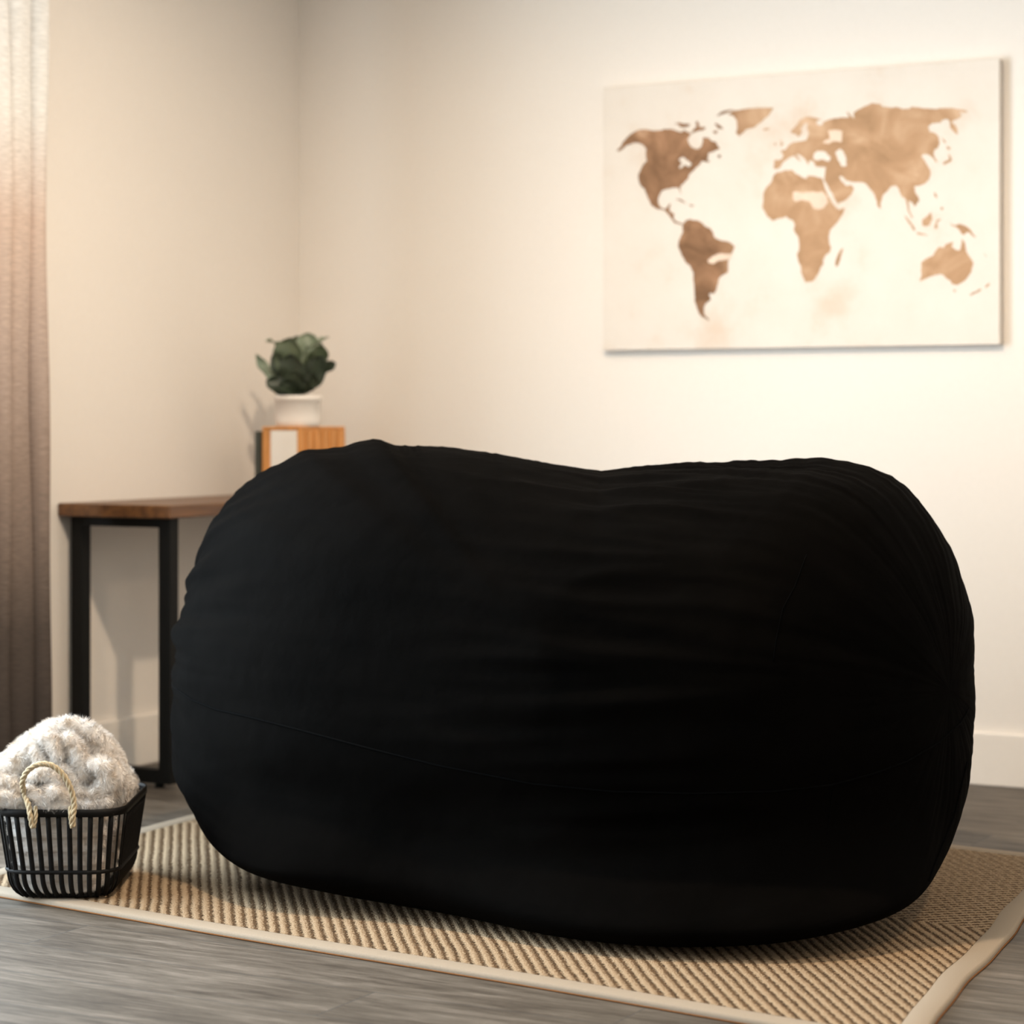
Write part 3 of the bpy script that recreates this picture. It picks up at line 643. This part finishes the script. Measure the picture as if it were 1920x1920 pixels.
# folds
Pn = np.stack([X, Y, Z], -1)
dU = np.gradient(Pn, axis=0); dV = (np.roll(Pn, -1, 1) - np.roll(Pn, 1, 1)) / 2
nrm = np.cross(dU, dV); ln_ = np.linalg.norm(nrm, axis=-1, keepdims=True); nrm = nrm / np.maximum(ln_, 1e-9)
cen = np.array([cx, cy, cz]); sgn = np.sign(((Pn - cen) * nrm).sum(-1, keepdims=True)); nrm = nrm * sgn
un = U / ea
disp = np.zeros_like(X)
PXf = 960 + X / Y * FPX; PYf = HOR + (0.98 - Z) / Y * FPX
def bell(v, c, w_): return np.exp(-((v - c) / w_) ** 2)
for i in range(NU):
    for j in range(NV):
        p = Pn[i, j]
        n1_ = noise.noise(Vector((U[i, j] * 3.0, 11 + FF[i, j] * 0.0 + math.cos(FF[i, j]) * 5.5, math.sin(FF[i, j]) * 5.5)))
        n2_ = noise.noise(Vector((U[i, j] * 1.4 + 5, math.cos(FF[i, j]) * 2.2, math.sin(FF[i, j]) * 2.2)))
        n3_ = noise.noise(Vector((U[i, j] * 2.2 + 9, math.cos(FF[i, j]) * 12, math.sin(FF[i, j]) * 12)))
        disp[i, j] = 1000 * n1_ + 0
        disp[i, j] = 0.006 * n2_ + (-abs(n1_) * 0.012 - abs(n3_) * 0.010 + 0.004) * (0.25 + 1.0 * math.exp(-((un[i, j] + 0.78) / 0.24) ** 2) + 0.95 * math.exp(-((un[i, j] - 0.42) / 0.26) ** 2))
disp *= np.clip(np.sin(TT) * 3.0, 0, 1) * np.clip((Z - 0.06) / 0.15, 0, 1) * 1.25
# puckers at the gathered left end
puck = np.zeros_like(X)
puck += 0.0095 * np.sin(FF * 23 + 2.0 * np.sin(FF * 3) + 1.3 * np.sin(FF * 7)) * bell(un, -0.80, 0.14) * (0.6 + 0.4 * np.sin(FF * 5 + 1)) * np.clip((Z - .35) / .2, 0, 1)
puck += 0.0062 * np.sin(FF * 30 + 2.5 * np.sin(FF * 4) + un * 3) * bell(un, 0.45, 0.20) * bell(Z, 0.52, 0.20)
disp += puck
Pn = Pn + nrm * disp[..., None]; Pn[..., 2] = np.maximum(Pn[..., 2], RTOP)
vs = []
for i in range(NU):
    for j in range(NV):
        x_, y_ = room_xy(Pn[i, j, 0], Pn[i, j, 1]); vs.append((x_, y_, float(Pn[i, j, 2])))
bag_c = room_xy(cx, cy); vs = [(v[0] - bag_c[0], v[1] - bag_c[1], v[2]) for v in vs]
fs = [(i * NV + j, i * NV + (j + 1) % NV, (i + 1) * NV + (j + 1) % NV, (i + 1) * NV + j) for i in range(NU - 1) for j in range(NV)]
bag = empty('bean_bag_chair', (bag_c[0], bag_c[1], 0)); tag(bag, 'giant black suede bean bag lounger sitting on the ribbed rug', 'bean bag')
co = link_mesh('cover', vs, fs, 'suede', bag, True)
bm = bmesh.new(); bm.from_mesh(co.data); bmesh.ops.remove_doubles(bm, verts=bm.verts, dist=1e-5); bmesh.ops.recalc_face_normals(bm, faces=bm.faces); bm.to_mesh(co.data)
bvh = BVHTree.FromBMesh(bm); bm.free()
bo = Vector((bag_c[0], bag_c[1], 0))
def seam(name, pts, r_=0.0022, lift=0.0006):
    out = []
    for i in range(len(pts) - 1):
        p, q = pts[i], pts[i + 1]; k = max(2, int(math.hypot(q[0] - p[0], q[1] - p[1]) / 9))
        for s_ in range(k): 
            x, y = p[0] + (q[0] - p[0]) * s_ / k, p[1] + (q[1] - p[1]) * s_ / k
            h = bvh.ray_cast(CAM - bo, ray(x, y).normalized())
            if h[0]: out.append(h[0] + (h[1] if h[1].dot(ray(x, y)) < 0 else -h[1]) * lift)
    if len(out) > 3:
        a = MB(); a.tube(out, r_, 6); a.build(name, 'seam', bag, True)
seam('bottom_seam', [(324,1286),(360,1312),(405,1330),(470,1345),(560,1368),(680,1400),(820,1435),(1000,1470),(1150,1484),(1300,1488),(1450,1484),(1560,1472),(1640,1450),(1700,1428),(1760,1392),(1800,1356),(1822,1318)])
seam('side_seam', [(1812,1430),(1800,1480),(1788,1530),(1768,1580),(1750,1625),(1738,1660)])
seam('zipper_seam', [(1512,1040),(1490,1100),(1468,1140),(1455,1200),(1448,1250)], 0.0014, 0.0002)
seam('zipper_seam', [(1562,1478),(1556,1520),(1550,1575)], 0.0014, 0.0002)

# ------------------------------------------------------------------ basket
RBK = RZ + 0.0020
bkx, bky = room_xy(-0.908, 4.930)
bk = empty('storage_basket', (bkx, bky, RBK), TH); tag(bk, 'black wire basket with rope handle standing on rug corner', 'basket')
def rrect(hx, hy, r_, n=200):
    """rounded rectangle outline sampled by arc length"""
    r_ = min(r_, hx - .001, hy - .001); segs = []
    sx, sy = hx - r_, hy - r_; pts = []
    for cx_, cy_, a0 in ((sx, sy, 0), (-sx, sy, PI / 2), (-sx, -sy, PI), (sx, -sy, 1.5 * PI)):
        for k in range(13): a1 = a0 + PI / 2 * k / 12; pts.append((cx_ + r_ * math.cos(a1), cy_ + r_ * math.sin(a1)))
    pts.append(pts[0]); L_ = [0]
    for i in range(1, len(pts)): L_.append(L_[-1] + math.dist(pts[i], pts[i - 1]))
    out = []
    for k in range(n):
        s_ = L_[-1] * k / n; i = max(j for j in range(len(L_)) if L_[j] <= s_); i = min(i, len(pts) - 2)
        t = (s_ - L_[i]) / max(1e-9, L_[i + 1] - L_[i]); out.append((pts[i][0] + (pts[i + 1][0] - pts[i][0]) * t, pts[i][1] + (pts[i + 1][1] - pts[i][1]) * t))
    return out
HB = 0.185
def lvl(z):                                     # half sizes at height z
    t = z / HB
    if z < 0.055:
        u = z / 0.055; e = math.sqrt(max(0, 1 - (1 - u) ** 2)); return 0.078 + 0.036 * e, 0.130 + 0.036 * e
    u = (z - 0.055) / (HB - 0.055); return 0.114 + 0.018 * u, 0.166 + 0.022 * u
NBAR = 54
def ring(z, n=NBAR):
    hx, hy = lvl(z); return rrect(hx, hy, 0.065 * hx / 0.13, n)
a = MB()
n = 120
for (z0_, z1_, th) in ((HB - 0.015, HB, 0.004),):
    o_ = [(x, y) for x, y in rrect(*lvl(HB), 0.065, n)]; i_ = [(x, y) for x, y in rrect(lvl(HB)[0] - th, lvl(HB)[1] - th, 0.061, n)]
    v = [(x, y, z0_) for x, y in o_] + [(x, y, z1_) for x, y in o_] + [(x, y, z1_) for x, y in i_] + [(x, y, z0_) for x, y in i_]
    f = []
    for k in range(n):
        k2 = (k + 1) % n
        for g in range(4): f.append((g * n + k, g * n + k2, ((g + 1) % 4) * n + k2, ((g + 1) % 4) * n + k))
    a.add(v, f)
a.build('rim', 'basket', bk, True)
a = MB(); a.tube([(x, y, 0.056) for x, y in ring(0.056, 80)], 0.0042, 8, closed=True); a.build('middle_hoop', 'basket', bk, True)
a = MB(); a.tube([(x, y, 0.004) for x, y in ring(0.002, 80)], 0.0035, 8, closed=True); a.prism([(x * .98, y * .98) for x, y in ring(0.001, 80)], 0.001, 0.004); a.build('base', 'basket', bk, True)
zs = [0.003, 0.008, 0.015, 0.024, 0.034, 0.045, 0.056, 0.08, 0.11, 0.14, HB - 0.010]
rings_ = [ring(z) for z in zs]
for k in range(NBAR):
    pts = [(rings_[i][k][0] * .995, rings_[i][k][1] * .995, zs[i]) for i in range(len(zs))]
    nrm_ = Vector((rings_[-1][k][0], rings_[-1][k][1], 0))
    hx, hy = lvl(HB)
    ux = abs(nrm_.x) / hx; uy = abs(nrm_.y) / hy
    tn = Vector((1, 0, 0)) if uy >= ux else Vector((0, 1, 0))
    a = MB(); up = Vector((0, -1, 0)) if uy >= ux else Vector((1, 0, 0))
    a.tube(pts, 0.0022, 8, rx=0.0052, upv=up)
    a.build('bar', 'basket', bk, True)
# rope handle on the near long end
def lcl(px, py, d): 
    p = at_depth(px, py, d) - Vector((bkx, bky, RBK)); return Vector((p.dot(RT), p.dot(FW), p.z))
def catmull(pts, k=10):
    out = []; P_ = [Vector(p) for p in pts]; P_ = [P_[0] * 2 - P_[1]] + P_ + [P_[-1] * 2 - P_[-2]]
    for i in range(1, len(P_) - 2):
        for s_ in range(k):
            t = s_ / k; a0, a1, a2, a3 = P_[i - 1], P_[i], P_[i + 1], P_[i + 2]
            out.append(0.5 * ((2 * a1) + (a2 - a0) * t + (2 * a0 - 5 * a1 + 4 * a2 - a3) * t * t + (3 * a1 - a0 - 3 * a2 + a3) * t ** 3))
    out.append(P_[-2]); return out
def rope(pts, r_=0.0052, twist=170, nstr=3, name='rope_handle', par=None):
    path = catmull(pts, 14); a = MB(); acc = [0]
    for i in range(1, len(path)): acc.append(acc[-1] + (path[i] - path[i - 1]).length)
    for s_ in range(nstr):
        pp_ = []
        for i, p in enumerate(path):
            t = (path[min(i + 1, len(path) - 1)] - path[max(i - 1, 0)]).normalized()
            x = Vector((0, 1, 0)).cross(t).normalized(); y = t.cross(x); an_ = acc[i] * twist + s_ * 2 * PI / nstr
            pp_.append(p + (x * math.cos(an_) + y * math.sin(an_)) * r_ * 0.55)
        a.tube(pp_, r_ * 0.62, 7)
    return a.build(name, 'rope', par or bk, True)
dF = 4.930 - lvl(HB)[1]                      # depth of the near face
rope([lcl(61, 1552, dF - .012), lcl(57, 1530, dF - .014), lcl(54, 1512, dF - .006), lcl(46, 1488, dF + .01), lcl(42, 1466, dF - .012), lcl(52, 1445, dF - .02), lcl(72, 1433, dF - .022), lcl(94, 1434, dF - .022), lcl(112, 1446, dF - .02), lcl(126, 1464, dF - .018), lcl(136, 1490, dF - .014), lcl(139, 1512, dF - .012), lcl(137, 1530, dF - .014), lcl(136, 1550, dF - .012)])
rope([lcl(66, 1512, dF - .006), lcl(67, 1530, dF - .013), lcl(63, 1552, dF - .012)], 0.004, name='rope_end')
rope([lcl(132, 1512, dF - .006), lcl(132, 1530, dF - .015), lcl(135, 1552, dF - .012)], 0.004, name='rope_end')
bd_ = 4.930 + lvl(HB)[1] + .008
rope([(-.04, lvl(HB)[1] + .008, HB - .03), (-.042, lvl(HB)[1] + .01, HB), (-.036, lvl(HB)[1] + .03, HB + .02), (0, lvl(HB)[1] + .05, HB + .01), (.036, lvl(HB)[1] + .03, HB + .02), (.042, lvl(HB)[1] + .01, HB), (.04, lvl(HB)[1] + .008, HB - .03)])

# ------------------------------------------------------------------ plush blanket in the basket
bl_o = Vector((bkx, bky, RBK))
def cap(mb, pts, r_):
    """fat rounded roll of cloth"""
    pts = catmull(pts, 6) if len(pts) > 2 else [Vector(p) for p in pts]
    m_ = len(pts); rs = r_ if isinstance(r_, list) else [r_] * m_
    if isinstance(r_, list): rs = list(np.interp(np.linspace(0, len(r_) - 1, m_), range(len(r_)), r_))
    t0 = (pts[0] - pts[1]).normalized(); t1 = (pts[-1] - pts[-2]).normalized()
    ext = [pts[0] + t0 * rs[0] * s_ for s_ in (.92, .7, .38)] + pts + [pts[-1] + t1 * rs[-1] * s_ for s_ in (.38, .7, .92)]
    rr_ = [rs[0] * s_ for s_ in (.38, .7, .92)] + rs + [rs[-1] * s_ for s_ in (.92, .7, .38)]
    mb.tube(ext, [float(q) for q in rr_], 14)
bm_ = MB()
# cloth body filling the basket
for k, z in enumerate((0.030, 0.055, 0.085, 0.115, 0.145, 0.175)):
    hx, hy = lvl(z); h2 = 0.02
    bm_.prism([(x - 0.012, y) for x, y in rrect(hx - 0.026, hy - 0.014, 0.05, 48)], z - h2, z + h2)
dn = dF + 0.035
def lumps():
    # (pixel path, depth, radius)
    yield [(-22, 1500), (0, 1468), (40, 1425), (80, 1392), (112, 1384)], dn + .12, [.030, .034, .034, .030, .028]
    yield [(112, 1386), (150, 1386), (180, 1400), (200, 1430), (212, 1466)], dn + .13, [.028, .030, .032, .034, .034]
    yield [(214, 1456), (216, 1480), (206, 1505)], dn + .10, [.028, .030, .028]
    yield [(60, 1470), (110, 1460), (170, 1470)], dn + .055, [.03, .034, .03]
    yield [(0, 1480), (60, 1480), (120, 1490), (190, 1490)], dn + .035, .026
    yield [(-12, 1478), (18, 1446), (46, 1420), (68, 1394), (86, 1376)], dn + .025, [.022, .024, .024, .020, .016]
    yield [(86, 1384), (100, 1396), (108, 1414), (102, 1430)], dn + .005, [.014, .017, .018, .013]
    yield [(66, 1408), (76, 1424), (84, 1438)], dn + .005, [.014, .016, .014]
    yield [(128, 1384), (140, 1402), (150, 1424), (158, 1446), (150, 1462)], dn + .005, [.013, .017, .019, .017, .012]
    yield [(78, 1380), (104, 1364), (140, 1362), (168, 1372), (186, 1392)], dn + .045, [.016, .016, .016, .017, .016]
    yield [(166, 1394), (188, 1410), (206, 1434), (219, 1460), (214, 1490)], dn + .045, [.015, .018, .019, .020, .018]
    yield [(172, 1432), (190, 1436), (200, 1456), (190, 1480), (166, 1490), (146, 1480)], dn - .006, [.013, .017, .018, .017, .015, .011]
    yield [(104, 1440), (122, 1444), (138, 1458), (146, 1474)], dn + .0, [.012, .015, .015, .012]
    yield [(62, 1456), (84, 1450), (104, 1458), (114, 1474)], dn - .006, [.013, .016, .016, .012]
    yield [(54, 1478), (68, 1490), (84, 1502)], dn - .018, [.011, .016, .014]
    yield [(88, 1496), (104, 1484), (122, 1494)], dn - .016, [.014, .017, .015]
    yield [(76, 1510), (100, 1512), (126, 1510)], dn - .018, [.011, .012, .011]
    yield [(146, 1504), (170, 1508), (198, 1500)], dn - .010, [.012, .015, .014]
    yield [(-20, 1496), (10, 1494), (38, 1502)], dn - .010, [.020, .020, .015]
    yield [(-4, 1464), (18, 1468), (34, 1482)], dn + .002, [.017, .018, .014]
for pts, d, r_ in lumps():
    cap(bm_, [lcl(x, y, d) for x, y in pts], r_)
for q in ([(0, .06, .20), (.0, .12, .18), (0, .03, .21)], [(-.06, .10, .18), (.06, .10, .18)], [(-.05, .04, .21), (.05, .04, .21)], [(-.05, -.05, .155), (.05, -.06, .15)]):
    cap(bm_, [Vector(p) for p in q], 0.055)
# fold spilling down inside the far right of the basket
cap(bm_, [Vector((.085, -.04, .17)), Vector((.095, .0, .13)), Vector((.09, .05, .09))], .022)
me = bpy.data.meshes.new('tmp'); me.from_pydata([tuple(v) for v in bm_.v], [], bm_.f); tmp = bpy.data.objects.new('tmp', me); COL.objects.link(tmp)
rm = tmp.modifiers.new('r', 'REMESH'); rm.mode = 'VOXEL'; rm.voxel_size = 0.0028
s_ = tmp.modifiers.new('s', 'SMOOTH'); s_.factor = 0.5; s_.iterations = 3
dg = bpy.context.evaluated_depsgraph_get(); me2 = bpy.data.meshes.new_from_object(tmp.evaluated_get(dg)); bpy.data.objects.remove(tmp)
bl = empty('plush_blanket', bl_o, TH); tag(bl, 'cream fluffy plush blanket bundled into the black basket', 'blanket')
bb = bpy.data.objects.new('cloth', me2); COL.objects.link(bb); bb.parent = bl; me2.name = 'cloth'; me2.materials.clear(); me2.materials.append(M['plush'])
me2.polygons.foreach_set('use_smooth', [True] * len(me2.polygons))
for v, vn in [(v, v.normal.copy()) for v in me2.vertices]:
    n1_ = noise.noise(v.co * 70); n2_ = noise.noise(v.co * 28 + Vector((3, 1, 7)))
    inside = v.co.z < HB - 0.004
    v.co += vn * (0.0010 * n1_ + (0.0 if inside else 0.0030 * n2_))
# pile: short combed hairs standing off the cloth
me2.calc_loop_triangles()
tris = me2.loop_triangles; co_ = np.array([v.co[:] for v in me2.vertices]); 
ti = np.array([t.vertices[:] for t in tris]); ar = np.array([t.area for t in tris]); tn_ = np.array([t.normal[:] for t in tris])
cent = co_[ti].mean(1); keep = (cent[:, 1] < 0.12) | (cent[:, 2] > 0.19); ar = ar * keep * np.where(cent[:, 2] < HB - .01, 0.35, 1.0)
rs_ = np.random.RandomState(3); NH = 170000
pick = rs_.choice(len(ar), NH, p=ar / ar.sum()); w1 = rs_.rand(NH, 2); sq = np.sqrt(w1[:, 0])
bary = np.stack([1 - sq, sq * (1 - w1[:, 1]), sq * w1[:, 1]], -1)
hp = (co_[ti[pick]] * bary[..., None]).sum(1); hn = tn_[pick]
vs = np.zeros((NH * 3, 3)); 
for i in range(NH):
    p = Vector(hp[i]); nn = Vector(hn[i])
    fl = noise.noise_vector(p * 60) * 2.2 + noise.noise_vector(p * 200) * 1.0 + Vector((0, 0, -0.5))
    d = (nn + (fl - nn * fl.dot(nn)) * 0.95).normalized()
    inside = p.z < HB
    ln = (0.0040 if inside else 0.0105) * (0.7 + 0.6 * rs_.rand())
    sdv = d.cross(Vector((rs_.rand() - .5, rs_.rand() - .5, rs_.rand() - .5))).normalized() * 0.00036
    vs[i * 3] = p - sdv; vs[i * 3 + 1] = p + sdv; vs[i * 3 + 2] = p + d * ln
fm = bpy.data.meshes.new('pile'); fm.vertices.add(NH * 3); fm.vertices.foreach_set('co', vs.ravel()); fm.loops.add(NH * 3); fm.loops.foreach_set('vertex_index', np.arange(NH * 3)); fm.polygons.add(NH); fm.polygons.foreach_set('loop_start', np.arange(NH) * 3); fm.update(calc_edges=True)
fm.materials.append(M['plush']); fo = bpy.data.objects.new('pile', fm); COL.objects.link(fo); fo.parent = bl; fo['kind'] = 'stuff'

# ------------------------------------------------------------------ recessed ceiling lamps, added fill lamps and daylight
def can(x, y, power, size, blend, col, rad, lab):
    e = empty('ceiling_light', (x, y, H)); tag(e, lab, 'ceiling light', 'recessed ceiling lights')
    a = MB(); a.lathe([(0.085, -0.002), (0.085, -0.006), (0.06, -0.008), (0.058, -0.001)], n=32); a.build('trim_ring', 'white_plastic', e, True)
    a = MB(); a.lathe([(0.057, -0.0012), (0.057, -0.004), (0.001, -0.004)], n=32); a.build('diffuser', 'lamp', e, True)
    l = bpy.data.lights.new('lamp', 'SPOT'); l.energy = power; l.spot_size = math.radians(size); l.spot_blend = blend; l.color = col; l.shadow_soft_size = rad
    lo = bpy.data.objects.new('lamp_light', l); COL.objects.link(lo); lo.parent = e; lo.location = (0, 0, -0.03)
WARM = (1.0, 0.79, 0.575)
can(2.0, -2.3, 106, 177, 0.5, WARM, 0.05, 'round recessed ceiling light in front of the map canvas')
can(1.0, -1.25, 9, 176, 0.5, WARM, 0.05, 'added ceiling fill light brightening the potted plant corner')  # weak extra lamp, added only to lift the dark wall corner
can(3.9, -2.5, 33, 174, 0.6, (1.0, 0.74, 0.50), 0.05, 'round recessed ceiling light near the right wall')
can(4.3, -4.6, 8, 178, 0.25, WARM, 0.05, 'added ceiling fill light at the right side, nearest the camera')  # unseen lamp added as general warm fill
can(1.9, -4.6, 4, 178, 0.25, WARM, 0.05, 'added ceiling fill light between camera and window')  # second unseen fill lamp, added to soften the front of the room
l = bpy.data.lights.new('daylight', 'AREA'); l.shape = 'RECTANGLE'; l.size = WZ1 - WZ0 - 0.1; l.size_y = WY1 - WY0 - 0.1; l.energy = 108; l.color = (0.74, 0.89, 1.0)
lo = bpy.data.objects.new('daylight', l); COL.objects.link(lo); lo.location = (-0.14, (WY0 + WY1) / 2, (WZ0 + WZ1) / 2); lo.rotation_euler = (0, -PI / 2, 0)

wd = bpy.data.worlds.new('World'); S.world = wd; wd.use_nodes = True
bg = wd.node_tree.nodes['Background']; bg.inputs['Color'].default_value = (0.88, 0.94, 1.0, 1); bg.inputs['Strength'].default_value = 1.0

# ------------------------------------------------------------------ camera
cd = bpy.data.cameras.new('Camera'); cam = bpy.data.objects.new('Camera', cd); COL.objects.link(cam)
cam.location = CAM; cam.rotation_euler = (PI / 2, 0, TH)
cd.sensor_width = 36; cd.lens = FPX / 1920 * 36; cd.shift_y = -(960 - HOR) / 1920
cd.clip_end = 50; cd.dof.use_dof = True; cd.dof.focus_distance = 4.5; cd.dof.aperture_fstop = 3.0
S.camera = cam
S.view_settings.view_transform = 'Standard'; S.view_settings.look = 'None'; S.view_settings.gamma = 1; S.view_settings.use_curve_mapping = False
S.view_settings.exposure = 0.8
